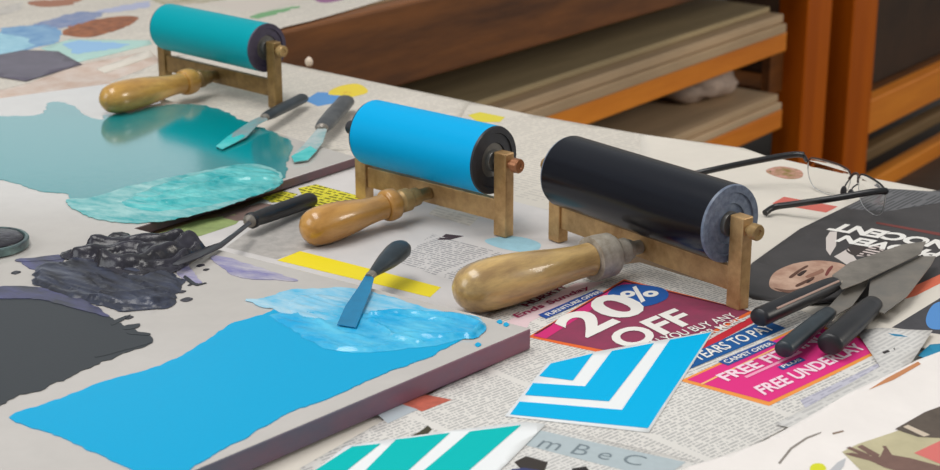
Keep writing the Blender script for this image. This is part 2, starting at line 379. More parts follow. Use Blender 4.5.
# under the blue brayer
s = sheet([(140, 252), (360, 158), (430, 180), (570, 215), (620, 262), (530, 330), (430, 330), (300, 282)], P_mid, 'newspaper under the blue roller handle, with a yellow bar and a pale blue patch', lvl=3.2)
printed(s, 'panel', [(150, 236), (196, 221), (248, 212), (236, 224), (200, 236)], mat('olive_print', (150, 166, 104), .7, vary=.3, vscale=60))
printed(s, 'photo', [(216, 216), (260, 203), (282, 206), (262, 219), (236, 221)], mat('brown_print', (128, 104, 96), .7, vary=.3, vscale=60))
printed(s, 'photo', [(226, 247), (258, 224), (300, 206), (320, 212), (334, 244), (300, 251), (277, 259)], mat('grey_photo', (184, 178, 172), .7, vary=.22, vscale=110))
yel = text_mat('yellow_advert', (222, 212, 62), (70, 66, 20), az=-52, pitch=.0062, cw=.0022, amount=.85, colw=.05)
printed(s, 'advertisement', [(262, 198), (284, 191), (298, 194), (288, 201), (272, 203)], yel)
printed(s, 'advertisement', [(298, 188), (316, 184), (370, 199), (345, 212), (312, 212)], yel)
printed(s, 'yellow_bar', [(277, 260), (300, 251), (441, 287), (430, 297)], mat('yellow_print', (236, 214, 20), .6))
printed(s, 'photo', [(485, 240), (515, 236), (540, 243), (532, 252), (500, 248)], mat('pale_blue_print', (160, 204, 218), .7, vary=.12, vscale=120), smooth=True)
printed(s, 'photo', [(437, 240), (446, 234), (464, 236), (450, 240)], pr((64, 52, 58)))
printed(s, 'text_column', [(398, 262), (432, 234), (520, 258), (478, 290)], tm_mid)
printed(s, 'text_column', [(428, 214), (440, 204), (480, 216), (470, 226)], tm_far)
# underlay across the near part of the table
sheet([(560, 300), (800, 300), (990, 300), (990, 560), (150, 560), (150, 470), (330, 420), (480, 380)], P_plain, 'undermost newspaper showing between the sheets along the near edge', lvl=0)
# advert page
ad = sheet([(478, 320), (560, 270), (640, 262), (752, 296), (800, 310), (905, 344), (912, 360), (800, 420), (690, 480), (330, 500), (300, 468), (420, 400), (520, 345)], tm_front, 'newspaper page with a large 20% OFF advert in plum and pink', lvl=4)
CR = (232, 228, 222)
printed(ad, 'blank_margin', [(505, 322), (575, 283), (605, 281), (530, 322), (526, 330)], pr((222, 196, 200)))
printed(ad, 'advert_border', [(528, 337), (624, 279), (754, 312), (655, 365)], pr((232, 108, 52)))
printed(ad, 'advert_panel', [(533, 336), (624, 282), (748, 312), (655, 361)], mat('advert_plum', (128, 52, 80), .7, col2=(146, 52, 86), vscale=60), up=2)
printed(ad, 'advert_band', [(533, 336), (624, 282), (632, 284), (546, 339)], pr((206, 46, 116)), up=3)
printed(ad, 'offer_tag', [(538, 315), (596, 290), (604, 293), (546, 319)], pr((40, 76, 150)), up=4)
lettering(ad, 'FURNITURE OFFER', [(549, 316.5), (602, 292.5), (598, 291), (544, 314.5)], pr(CR), up=5)
printed(ad, 'percent_bubble', [(608, 297), (622, 285), (656, 287), (668, 293), (664, 301), (640, 307)], pr((30, 86, 160)), smooth=True, up=4)
lettering(ad, '20', [(588, 339), (654, 308), (611, 291), (550, 323)], pr(CR), up=6, bold=.03)
lettering(ad, '%', [(640, 304), (662, 294), (637, 286), (617, 295)], pr(CR), up=6, bold=.02)
lettering(ad, 'OFF', [(630, 352), (699, 321), (674, 309), (603, 337)], pr(CR), up=6, bold=.03)
lettering(ad, 'WHEN YOU BUY ANY', [(632, 356), (738, 317), (730, 313.5), (622, 351)], pr(CR), up=6, bold=.01)
lettering(ad, '3 OR MORE', [(698, 341), (746, 321), (738, 318), (690, 337)], pr(CR), up=6, bold=.01)
lettering(ad, 'HURRY!', [(528, 307), (566, 288), (560, 286), (520, 305)], pr((120, 30, 56)), up=5, bold=.04)
lettering(ad, 'Ends Sunday', [(520, 319), (592, 289), (586, 286), (512, 315)], pr((150, 40, 80)), up=5, bold=.02)
printed(ad, 'red_line', [(672, 360), (756, 314), (764, 317), (690, 357)], pr((196, 40, 54)), up=1)
printed(ad, 'finance_strip', [(686, 371), (786, 328), (764, 320), (678, 361)], pr((24, 86, 148)), up=3)
lettering(ad, '5 YEARS TO PAY', [(690, 366), (776, 329), (764, 324), (680, 360)], pr(CR), up=5, bold=.015)
printed(ad, 'advert_border', [(680, 381), (808, 322), (893, 345), (769, 406)], pr((236, 150, 70)), up=1)
printed(ad, 'advert_panel', [(687, 380), (808, 324.5), (887, 345), (769, 402)], pr((222, 48, 128)), up=2)
printed(ad, 'offer_tag', [(718, 362), (768, 340), (778, 343), (728, 366)], pr((40, 82, 150)), up=4)
lettering(ad, 'CARPET OFFER', [(728, 364), (774, 344), (770, 342), (722, 361.5)], pr(CR), up=5)
lettering(ad, 'FREE FITTING', [(728, 382), (832, 337), (818, 332), (715, 376)], pr((244, 214, 226)), up=5, bold=.03)
printed(ad, 'offer_tag', [(777, 367), (800, 357), (806, 360), (783, 370)], pr((40, 82, 150)), up=4)
lettering(ad, 'PLUS', [(784, 368), (802, 360), (799, 358.5), (780, 366)], pr(CR), up=5)
lettering(ad, 'FREE UNDERLAY', [(765, 396), (868, 348), (854, 343), (753, 388)], pr((244, 214, 226)), up=5, bold=.03)
printed(ad, 'advert_rule', [(534, 334.2), (624, 280.6), (750, 311.4), (748, 312), (624, 282.2), (537, 334.5)], pr((96, 26, 48)), up=3)
printed(ad, 'advert_rule', [(700, 384.5), (812, 329), (814, 329.5), (702, 385.3)], pr((244, 190, 120)), up=3)
printed(ad, 'small_print', [(744, 377), (800, 351), (803, 352), (747, 378.5)], pr((240, 160, 190)), up=4)
printed(ad, 'barcode', [(800, 400), (880, 362), (902, 366), (810, 414)], text_mat('grey_small_print', (196, 194, 206), (150, 148, 166), az=46, pitch=.003, cw=.004, amount=.6, colw=.2), up=1)
printed(ad, 'picture', [(400, 404), (426, 395), (452, 400), (422, 412)], mat('red_print', (204, 104, 84), .7, vary=.3, vscale=120))
printed(ad, 'picture', [(374, 412), (400, 404), (418, 410), (388, 424)], pr((178, 186, 192)))
printed(ad, 'picture', [(420, 432), (428, 426), (432, 430), (426, 436), (404, 440)], pr((70, 66, 50)))
# dark magazine page, upside down
s = sheet([(735, 288), (752, 263), (800, 229), (857, 201.5), (940, 190), (985, 200), (985, 300), (905, 296), (860, 300), (800, 304), (753, 299)], mat('charcoal_print', (66, 62, 62), .5, vary=.25, vscale=40), 'charcoal magazine page upside down, with INNOCENT headline and a man\'s face', 'magazine', 'magazine_page', group=None, lvl=5)
printed(s, 'text_strip', [(846, 209), (857, 202), (875, 188), (940, 192), (985, 202), (985, 208), (940, 203), (884, 212)], text_mat('grey_column', (112, 112, 114), (70, 70, 72), az=40, pitch=.004, cw=.02, amount=.8, colw=.2))
skin = mat('face_print', (206, 172, 150), .6, col2=(168, 128, 108), vscale=45)
printed(s, 'face', [(769, 284), (774, 273), (790, 265), (812, 261), (832, 262), (846, 266), (842, 274), (828, 281), (808, 288), (788, 292), (774, 290)], skin, smooth=True)
fe = pr((96, 66, 54)); fe2 = pr((148, 108, 90))
printed(s, 'face_feature', [(789, 277), (797, 271), (806, 266), (808, 267), (800, 272), (792, 278)], fe, smooth=True, up=2)
printed(s, 'face_feature', [(796, 285), (804, 281), (813, 277), (814, 278.5), (806, 283), (797, 287)], fe, smooth=True, up=2)
printed(s, 'face_feature', [(797, 275), (803, 271), (807, 271), (801, 276)], pr((58, 42, 38)), smooth=True, up=2)
printed(s, 'face_feature', [(805, 282), (810, 279), (814, 279), (808, 283)], pr((58, 42, 38)), smooth=True, up=2)
printed(s, 'face_feature', [(806, 276), (818, 271), (822, 269), (824, 272), (818, 275), (808, 278)], fe2, smooth=True, up=2)
printed(s, 'face_feature', [(825, 275), (828, 269), (832, 266), (833, 267.5), (830, 272), (827, 276)], pr((124, 66, 60)), smooth=True, up=2)
printed(s, 'face_feature', [(774, 288), (790, 290), (808, 286), (828, 279), (842, 273), (842, 275), (828, 282), (808, 289), (788, 293)], pr((120, 88, 74)), smooth=True, up=2)
printed(s, 'shirt_collar', [(826, 238), (830, 232), (837, 232), (836, 246), (830, 256), (826, 250)], pr((206, 196, 190)))
printed(s, 'shirt_collar', [(834, 257), (848, 249), (858, 262), (850, 267)], pr((206, 196, 190)))
lettering(s, 'INNOCENT', [(986, 248), (839, 223.5), (826, 230.5), (973, 255)], pr(CR), up=3, bold=.05)
lettering(s, 'PROVEN', [(946, 252.5), (846, 236), (834, 242), (934, 258.5)], pr(CR), up=3, bold=.05)
printed(s, 'badge', [(846, 250), (858, 244), (878, 245), (884, 250), (872, 256), (854, 256)], text_mat('badge_print', (70, 62, 60), (220, 206, 200), az=-55, pitch=.006, cw=.003, amount=.9, colw=.2), smooth=True, up=1)
printed(s, 'red_rule', [(876, 222), (940, 233), (940, 236), (876, 224)], pr((116, 62, 58)))
# right edge
s = sheet([(850, 330), (907, 294), (940, 276), (990, 262), (990, 330), (940, 350), (890, 343)], P_plain, 'newspaper at the right edge with an orange stripe and a dark blue picture', lvl=6)
printed(s, 'orange_stripe', [(892, 302), (910, 288), (945, 272), (990, 258), (990, 264), (945, 281), (915, 296)], pr((214, 110, 82)))
printed(s, 'picture', [(892, 327), (940, 298), (990, 280), (990, 320), (940, 334)], mat('dark_pict', (72, 70, 74), .6, vary=.3, vscale=90))
printed(s, 'picture', [(926, 318), (934, 304), (950, 302), (960, 315), (945, 328), (930, 328)], pr((86, 140, 200)), smooth=True, up=2)
s = sheet([(856, 330), (880, 328), (932, 335), (905, 372), (860, 400), (800, 430), (776, 424), (880, 366)], text_mat('newsprint_fold', (220, 217, 212), (150, 148, 150), az=46, pitch=.004, cw=.0022, amount=.35, colw=.09), 'folded corner of newspaper lying right of the pink FREE panel', lift=lambda x, y: .004 * max(0, min(1, (x - .26) / .06)) ** 2, lvl=7)
printed(s, 'small_mark', [(882, 352), (888, 350), (890, 352), (884, 354)], pr((60, 56, 56)))
printed(s, 'small_mark', [(893, 349), (899, 347), (901, 349), (895, 351)], pr((60, 56, 56)))
printed(s, 'small_mark', [(888, 334), (900, 336), (908, 339), (894, 337)], pr((40, 130, 170)))
tb = sheet([(918, 355), (930, 344), (985, 340), (985, 358), (940, 364)], mat('print_blue_paper', (20, 132, 170), .6), 'small blue printed corner at the right edge of the table', 'card', 'printed_card', group=None, lvl=6.6)
# bottom right, curling sheet
def curl(x, y):
    p = Vector((x, y)); a = W(700, 462).xy; c = W(900, 372).xy; d = (c - a).normalized(); nn = Vector((-d.y, d.x)); t = (p - a).dot(nn)
    return .010 * math.exp(-((t + .006) / .022) ** 2) * (.35 + .65 * max(0, min(1, (p - a).dot(d) / .25)))
s = sheet([(660, 482), (700, 468), (735, 457), (764, 446), (800, 428), (850, 401), (880, 388), (917, 371), (985, 346), (985, 520), (660, 520)], mat('soft_newsprint', (240, 233, 228), .75, vary=.06, vscale=20, spec=.25), 'creased white newspaper at the bottom right corner, with a photo of a hand', lift=curl, step=.006, lvl=8)
printed(s, 'photo', [(842, 452), (858, 444), (905, 428), (985, 400), (985, 480), (880, 490)], mat('olive_photo', (196, 186, 150), .7, vary=.15, vscale=40), step=.006)
sk = mat('hand_print', (124, 94, 84), .7, vary=.2, vscale=60)
printed(s, 'hand_picture', [(844, 454), (852, 453), (866, 456), (880, 457), (884, 449), (882, 446), (886, 446), (892, 455), (910, 458), (940, 466), (960, 482), (920, 478), (885, 468), (870, 461), (858, 458)], sk, up=2, step=.006)
printed(s, 'hand_picture', [(846, 448), (850, 447), (870, 455), (868, 459)], sk, up=2, step=.006)
printed(s, 'hand_picture', [(857, 447), (862, 445), (880, 455), (876, 459)], sk, up=2, step=.006)
printed(s, 'dark_picture', [(895, 429), (925, 412), (985, 390), (985, 432), (940, 438), (918, 437)], mat('dark_brown_print', (96, 84, 74), .7, vary=.3, vscale=50), up=2, step=.006)
printed(s, 'pale_stripe', [(903, 427), (908, 425), (930, 435), (924, 437)], pr((206, 190, 170)), up=3, step=.006)
printed(s, 'pink_panel', [(914, 453), (940, 441), (985, 430), (985, 470), (940, 464)], pr((214, 116, 110)), up=2, step=.006)
printed(s, 'orange_stripe', [(868, 398), (886, 387.5), (917, 372.5), (920, 374), (893, 388)], pr((196, 134, 92)), up=1, step=.006)
printed(s, 'fold_shadow_line', [(778, 464), (790, 450), (806, 440), (821, 434.5), (821, 435.6), (807, 441.5), (792, 451), (780, 465)], pr((140, 132, 124)), step=.006)  # shadow of the fold, drawn in as thin grey lines
printed(s, 'fold_shadow_line', [(832, 434.5), (843, 431.5), (844, 432.8), (833, 436)], pr((140, 120, 104)), step=.006)
printed(s, 'small_print', [(826, 474), (838, 462), (846, 458), (844, 466), (838, 474)], pr((188, 188, 190)), step=.006)
printed(s, 'yellow_dot', [(810, 468), (814, 464), (822, 464), (826, 469), (820, 474), (812, 474)], pr((214, 214, 50)), smooth=True, up=2, step=.006)
# bottom centre
s = sheet([(490, 478), (522, 428), (545, 426), (700, 462), (760, 480), (720, 520), (480, 520)], tm_low, 'newspaper at the bottom centre with a pale blue-grey banner', lvl=5)
printed(s, 'banner', [(521, 444), (538, 430), (686, 462), (664, 477), (640, 474)], mat('banner_print', (178, 190, 194), .7, vary=.08, vscale=120))
lettering(s, 'm B e C', [(536, 447), (640, 466), (648, 457), (547, 437)], pr((120, 132, 138)), up=2, bold=-.005)
printed(s, 'picture', [(514, 462), (526, 456), (548, 462), (544, 472), (524, 472)], pr((60, 54, 50)))
printed(s, 'picture', [(512, 469), (524, 468), (540, 470), (535, 480), (505, 480)], pr((58, 64, 110)), up=2)
printed(s, 'picture', [(572, 468), (586, 466), (592, 474), (572, 476)], pr((44, 40, 40)))

# ------------------------------------------------------------------ printed cards
card_w = mat('card_white', (236, 238, 238), .55, spec=.3)
cb_ = mat('card_blue', (0, 176, 228), .5, spec=.1, bump=.1, bscale=400); ct_ = mat('card_teal', (0, 184, 182), .5, spec=.1, bump=.1, bscale=400)
c = sheet([(505, 416), (547, 363), (595, 352), (656, 341), (713.5, 330.5), (649, 432)], card_w, 'white card printed with thick blue chevrons, over the 20% OFF advert', 'card', 'printed_card', group='printed cards', lvl=6)
c.modifiers['thickness'].thickness = .0006
for p in ([(519.5, 402), (622, 410.5), (670, 340), (711, 332.5), (648, 428.5), (510, 415)], [(525, 395.5), (533, 383.5), (585, 387), (612, 351.5), (654, 343.5), (609, 402)], [(539, 376.5), (551, 363.7), (593, 354), (573, 381)]):
    printed(c, 'chevron', p, cb_, up=2)
c = sheet([(300, 482), (346, 446), (378, 441), (400, 438), (450, 431), (524, 422), (546, 424), (490, 480), (440, 530), (280, 530)], card_w, 'white card printed with broad teal stripes at the bottom edge', 'card', 'printed_card', group='printed cards', lvl=7)
for p in ([(300, 480), (352, 447), (381, 444), (335, 480), (290, 520), (250, 520)], [(356, 480), (396, 440), (450, 433.5), (398, 480), (350, 520), (310, 520)], [(413, 480), (470, 432), (521, 425.5), (458, 480), (420, 520), (360, 520)]):
    printed(c, 'stripe', p, ct_, up=2)

# ================================================================== ink slabs
ZS = .018; ZT = .0115
slab_top = mat('slab_surface', (200, 194, 188), .10, spec=.6, coat=.5, vary=.06, vscale=30)
slab_edge = mat('slab_edge', (84, 92, 112), .4, col2=(144, 84, 98), vscale=9, stretch=(1, 2.5, 1), az=40, bump=.5, bscale=90)
slab_edge2 = mat('slab_edge_dark', (64, 62, 74), .4, col2=(112, 72, 74), vscale=14, bump=.3, bscale=90)
def slab(corners, z, label, edge, bottom=.0028):
    z0 = T + bottom
    b = MB(); b.prism(corners, z + T - z0)
    b.mi = [0] + [1] * (len(b.f) - 1)
    cen = sum(corners, Vector()) / len(corners); cen.z = z0
    o = b.build('ink_slab', [slab_top, edge], origin=cen, bevel=.0012)
    return tag(o, label, 'slab', 'glass ink slabs')
A = W(531, 328, ZS); Bc = W(127, 226, ZS)
fd = (W(216, 461, ZS) - A).normalized(); ld = (W(0, 264, ZS) - Bc).normalized()
s3 = slab([A, Bc, Bc + ld * .47, A + fd * .47], ZS, 'front slab with dark violet ink and a bright blue ink sheet on it', slab_edge)
Rt = W(357, 157, ZT); far = W(112, 83, ZT); dn = (Bc + Vector((-.006, .004, 0)) - Rt); dn.z = 0; dn.normalize()
s2 = slab([far, Rt, Rt + dn * .62, far + (W(0, 98, ZT) - far).normalized() * .50], ZT, 'back slab with a teal ink film, under the teal roller handle', slab_edge2)

def film(sl, name, poly, m, z, amp=.0015, smooth=True, seed=0., label=None):
    pts = [W(p[0], p[1], z) for p in poly]
    if smooth: pts = bez(pts, 4)
    pts = rag(pts, amp, seed=seed); pts = [Vector((p.x, p.y, T + z + .0005)) for p in pts]
    o = MB().prism(pts, .00045).build(name, m, parent=sl)
    if label: o['label'] = label
    return o
def segdist(p, a, b):
    d = b - a; t = max(0, min(1, (p - a).dot(d) / max(d.dot(d), 1e-12))); return (p - a - d * t).length
def smear(sl, name, poly, m, z, h, stretch_az, fr=60, edge=.006, step=.0018, seed=0., amp=.003, lab=None, strx=.3, base=.15, kind='ridge', plateau=.0, ridges=()):
    """thick worked ink: a bumpy relief that falls to the slab at its outline"""
    pts = rag(bez([W(p[0], p[1], z) for p in poly], 4), amp, seed=seed)
    p2 = [Vector((p.x, p.y)) for p in pts]
    v, f = grid_poly(pts, step)
    a = AZ(stretch_az).xy; n = Vector((-a.y, a.x)); out = []
    for q in v:
        p = Vector((q.x, q.y)); d = min(segdist(p, p2[i - 1], p2[i]) for i in range(len(p2)))
        e = min(1, d / edge); e = e * e * (3 - 2 * e)
        u = p.dot(a) * fr * strx; w = p.dot(n) * fr
        warp = noise.noise(Vector((u * .5, w * .5, seed + 9))) * 1.5
        r = noise.ridged_multi_fractal(Vector((u + warp, w + warp, seed)), 1.0, 2.1, 4, .9, 2.0) / 2.6 if kind == 'ridge' else .5 + .5 * noise.fractal(Vector((u + warp, w + warp, seed)), 1, 2, 3)
        out.append(Vector((q.x, q.y, T + z + .0002 + h * e * (base + plateau + (1 - base - plateau) * max(0, min(1.3, r))))))
    for path, wid, hh in ridges:       # worked strokes standing up out of the ink
        q = [W(p[0], p[1], z).xy for p in path]
        for o_ in out:
            p = o_.xy; jig = .0022 * noise.noise(Vector((p.x * 90, p.y * 90, seed + hh * 900)))
            d = min(segdist(p, q[i], q[i + 1]) for i in range(len(q) - 1)) + jig
            t = max(0., 1 - max(0., d) / wid); g = hh * (1 - (1 - t) ** 3) * (.75 + .5 * noise.noise(Vector((p.x * 60, p.y * 60, seed)))) if t else 0
            e = min(1, min(segdist(p, p2[i - 1], p2[i]) for i in range(len(p2))) / .004)
            o_.z = max(o_.z, T + z + .0002 + g * e)
    b = MB(); b.add(out, f); o = b.build(name, m, parent=sl, smooth=True, angle=180, face_up=True)
    if lab: o['label'] = lab
    return o
ink_blue = mat('ink_blue_film', (0, 164, 212), .3, spec=.15, bump=.06, bscale=500)
ink_blue2 = mat('ink_blue_thick', (92, 198, 232), .16, spec=.5, col2=(0, 164, 218), vscale=75, stretch=(1, 2.6, 1), az=-58, bump=.5, bscale=140)
ink_pale = mat('ink_blue_scraped', (178, 212, 226), .25, col2=(70, 182, 224), vscale=60, stretch=(1, 2.6, 1), az=-58, bump=.7, bscale=120)
film(s3, 'ink_film', [(10, 418), (60, 399), (103, 382), (160, 366), (205, 342), (232, 324), (262, 315), (300, 303), (350, 310), (430, 318), (480, 328), (455, 343), (428, 358), (382, 375), (330, 398), (290, 413), (240, 441), (196, 466), (165, 486), (135, 471), (100, 456), (60, 437)], ink_blue, ZS, amp=.0015, seed=1., label='flat bright blue ink film')
film(s3, 'scraped_ink', [(246, 301), (262, 298), (285, 291), (312, 289), (335, 288), (360, 290), (392, 298), (430, 309), (470, 316), (482, 324), (440, 322), (380, 322), (320, 322), (280, 312)], ink_pale, ZS + .0003, amp=.003, seed=2., label='thin pale blue scraped ink')
smear(s3, 'ink_smear', [(268, 316), (300, 312), (335, 310), (372, 313), (410, 312), (452, 313), (475, 317), (487, 328), (478, 337), (450, 342), (420, 348), (380, 352), (345, 352), (315, 345), (296, 332)], ink_blue2, ZS + .0004, .0026, -60, fr=120, edge=.005, seed=3., lab='thick glossy blue ink ridges', base=.15, strx=.25,
      ridges=[([(372, 316), (410, 314), (452, 316), (484, 326), (470, 337)], .003, .0045), ([(396, 336), (430, 338), (470, 336)], .0028, .004), ([(372, 322), (395, 338), (420, 344)], .0028, .004), ([(392, 324), (420, 320), (450, 322)], .003, .0035), ([(318, 322), (340, 334), (372, 342)], .003, .003), ([(340, 350), (375, 350), (410, 346)], .003, .003)])
smear(s3, 'ink_smear', [(290, 300), (312, 294), (345, 300), (352, 310), (340, 320), (312, 322), (292, 314)], ink_pale, ZS + .0005, .0026, -40, fr=130, edge=.004, seed=4.2, base=.2)
for k, (x, y) in enumerate(((500, 322), (506, 325), (478, 345))):
    film(s3, 'ink_fleck', [(x - 3, y), (x, y - 2), (x + 3, y), (x, y + 2)], ink_blue, ZS, amp=.001, seed=k)
dark_film = mat('ink_charcoal_film', (52, 56, 60), .4, spec=.3, bump=.06, bscale=500)
violet = mat('ink_violet', (80, 80, 124), .3, col2=(52, 54, 62), vscale=60, stretch=(1, 3, 1), az=-55, bump=.3, bscale=120)
lilac = mat('ink_lilac', (112, 108, 164), .35, col2=(186, 180, 188), vscale=80, stretch=(1, 3, 1), az=-62, bump=.3, bscale=120)
ink_dk = mat('ink_dark_thick', (30, 28, 32), .26, spec=.4, col2=(50, 48, 58), vscale=45, bump=.5, bscale=160)
ink_dk2 = mat('ink_dark_smear', (64, 70, 90), .3, spec=.4, col2=(36, 36, 42), vscale=70, stretch=(1, 3, 1), az=-48, bump=.8, bscale=110)
film(s3, 'ink_film', [(-60, 300), (0, 291), (40, 293), (75, 302), (98, 311), (110, 320), (138, 331), (152, 343), (124, 354), (95, 366), (50, 386), (0, 405), (-70, 440)], dark_film, ZS, amp=.0038, seed=5., label='flat charcoal ink film')
film(s3, 'violet_edge', [(-40, 296), (0, 287), (40, 288), (78, 298), (100, 309), (108, 317), (75, 309), (40, 300), (0, 299)], violet, ZS + .0004, amp=.002, seed=6.)
film(s3, 'thin_ink', [(22, 262), (58, 255), (64, 262), (36, 270)], violet, ZS, amp=.002, seed=7.)
film(s3, 'thin_ink', [(212, 257), (228, 258), (250, 265), (282, 275), (298, 281), (270, 280), (240, 278), (222, 268)], lilac, ZS, amp=.002, seed=8., label='lilac streak of thin ink')
film(s3, 'thin_ink', [(178, 274), (186, 262), (192, 272), (202, 283), (188, 282)], lilac, ZS, amp=.002, seed=8.5)
smear(s3, 'ink_smear', [(33, 272), (46, 264), (62, 262), (82, 254), (120, 258), (160, 268), (182, 280), (178, 296), (172, 306), (150, 310), (120, 311), (95, 304), (62, 296), (36, 285)], ink_dk2, ZS + .0003, .0045, -48, fr=130, edge=.005, seed=9., amp=.004, lab='rough dark slate ink with violet streaks', base=.2, strx=.22,
      ridges=[([(92, 300), (120, 304), (150, 305), (172, 300)], .004, .006), ([(100, 294), (130, 296), (160, 290)], .003, .004)])
smear(s3, 'ink_ridge', [(58, 256), (82, 247), (104, 240), (112, 235), (126, 234), (140, 240), (162, 243), (186, 242), (206, 247), (200, 256), (190, 264), (168, 274), (140, 279), (112, 275), (88, 264)], ink_dk, ZS + .0008, .005, -56, fr=110, edge=.006, seed=10., amp=.003, lab='thick black-violet ink pile', base=.2, strx=.18,
      ridges=[([(96, 246), (128, 246), (160, 245), (180, 244)], .008, .011), ([(80, 257), (112, 254), (140, 252), (156, 255)], .0075, .012), ([(104, 265), (122, 268), (143, 266), (166, 256), (192, 248)], .009, .014), ([(146, 268), (172, 265), (190, 258), (202, 250)], .006, .010), ([(108, 240), (122, 238), (136, 243)], .006, .006)])
for k, (x, y, r) in enumerate(((186, 300, 4), (182, 292, 2.5), (200, 266, 3), (16, 273, 3), (206, 270, 2.5), (128, 318, 4), (190, 285, 2))):
    film(s3, 'ink_fleck', [(x - r * 1.6, y + .6), (x, y - r * .5), (x + r * 1.6, y - .8), (x, y + r * .5)], ink_dk, ZS, amp=.001, seed=k + 20.)
for k, (p, m_) in enumerate((([(130, 331), (150, 334), (146, 336), (128, 334)], dark_film), ([(126, 326), (140, 324), (137, 328), (124, 330)], dark_film), ([(112, 322), (131, 315), (120, 322), (112, 326)], dark_film), ([(100, 352), (140, 340), (151, 343), (120, 352), (96, 358)], dark_film),
        ([(186, 276), (196, 284), (206, 283), (196, 286), (184, 279)], dark_film), ([(20, 259), (60, 258), (60, 260), (20, 262)], violet))):
    lift_ = .0002
    film(s3, 'ink_streak', p, m_, ZS + lift_, amp=.0012, seed=40. + k)
# teal slab
ink_teal = mat('ink_teal_film', (0, 138, 144), .10, spec=.7, coat=.5, bump=.04, bscale=700)
ink_teal2 = mat('ink_teal_thick', (120, 208, 206), .2, spec=.55, col2=(0, 160, 166), vscale=60, stretch=(1, 2.4, 1), az=-60, bump=.4, bscale=120)
ink_teal3 = mat('ink_teal_scraped', (158, 206, 204), .25, col2=(30, 158, 162), vscale=70, stretch=(1, 2.4, 1), az=-60, bump=.7, bscale=110)
film(s2, 'ink_film', [(-70, 128), (-20, 118), (30, 116), (45, 112), (47, 104), (60, 102), (78, 109), (86, 116), (101, 120), (106, 115), (130, 113), (160, 106), (206, 106), (250, 124), (276, 134), (292, 144), (286, 166), (284, 180), (268, 192), (232, 202), (200, 212), (160, 221), (120, 221), (95, 217), (76, 206), (66, 195), (38, 191), (10, 182), (-20, 176), (-70, 180)], ink_teal, ZT, amp=.0035, seed=11., label='flat teal ink film')
film(s2, 'scraped_ink', [(66, 200), (90, 198), (140, 184), (200, 172), (250, 164), (278, 172), (280, 184), (250, 198), (200, 214), (150, 223), (105, 221), (78, 212)], ink_teal3, ZT + .0003, amp=.003, seed=12., label='pale scraped teal ink')
smear(s2, 'ink_smear', [(122, 204), (145, 190), (175, 180), (210, 171), (245, 166), (274, 171), (282, 182), (262, 193), (220, 204), (180, 210), (146, 211)], ink_teal2, ZT + .0005, .0028, -60, fr=110, edge=.005, seed=13., lab='thick glossy teal ink swirl', base=.15, strx=.22,
      ridges=[([(150, 200), (190, 190), (230, 181), (268, 180)], .004, .0045), ([(160, 205), (205, 199), (245, 193), (272, 186)], .003, .004), ([(165, 194), (200, 185), (235, 176)], .003, .003), ([(190, 197), (225, 190), (250, 186)], .002, .003)])

# ------------------------------------------------------------------ ink covered disc at the left edge
lid = thing('tin_lid', 'round dark ink-covered lid at the left edge of the back slab', 'lid', W(-10, 246, ZT + .001))
cen = W(-12, 247, ZT + .0005)
MB().lathe([(0, .030), (.0006, .0315), (.006, .0318), (.007, .031), (.007, .029), (.0052, .0285), (.0052, .001)], cen, UP, 48, up=Vector((0, 1, 0))).build('rim', mat('lid_metal', (62, 70, 74), .35, metal=.2, col2=(120, 150, 146), vscale=40), lid, smooth=True)
v = lump(cen + UP * .0066, (Vector((1, 0, 0)), Vector((0, 1, 0))), (.0275, .0275, .0025), 5., seg=40, amp=.05)
v.build('dried_ink', ink_dk, lid, smooth=True, angle=180)

# ================================================================== brayers
brass = mat('brass', (182, 150, 98), .38, metal=.3, col2=(146, 116, 72), vscale=60, bump=.2, bscale=200)
brass_lt = mat('brass_worn', (206, 168, 116), .36, metal=.35, col2=(152, 116, 72), vscale=36, bump=.2, bscale=200)
copper = mat('copper_screw', (172, 118, 84), .35, metal=.7)
grey_metal = mat('grey_ferrule', (200, 192, 178), .4, metal=.1, col2=(146, 134, 118), vscale=60)
def handle_wood(i, az, c1, c2):
    return mat('handle_wood_%d' % i, c1, .3, coat=.5, spec=.5, col2=c2, vscale=70, stretch=(1, 5, 1), az=az)

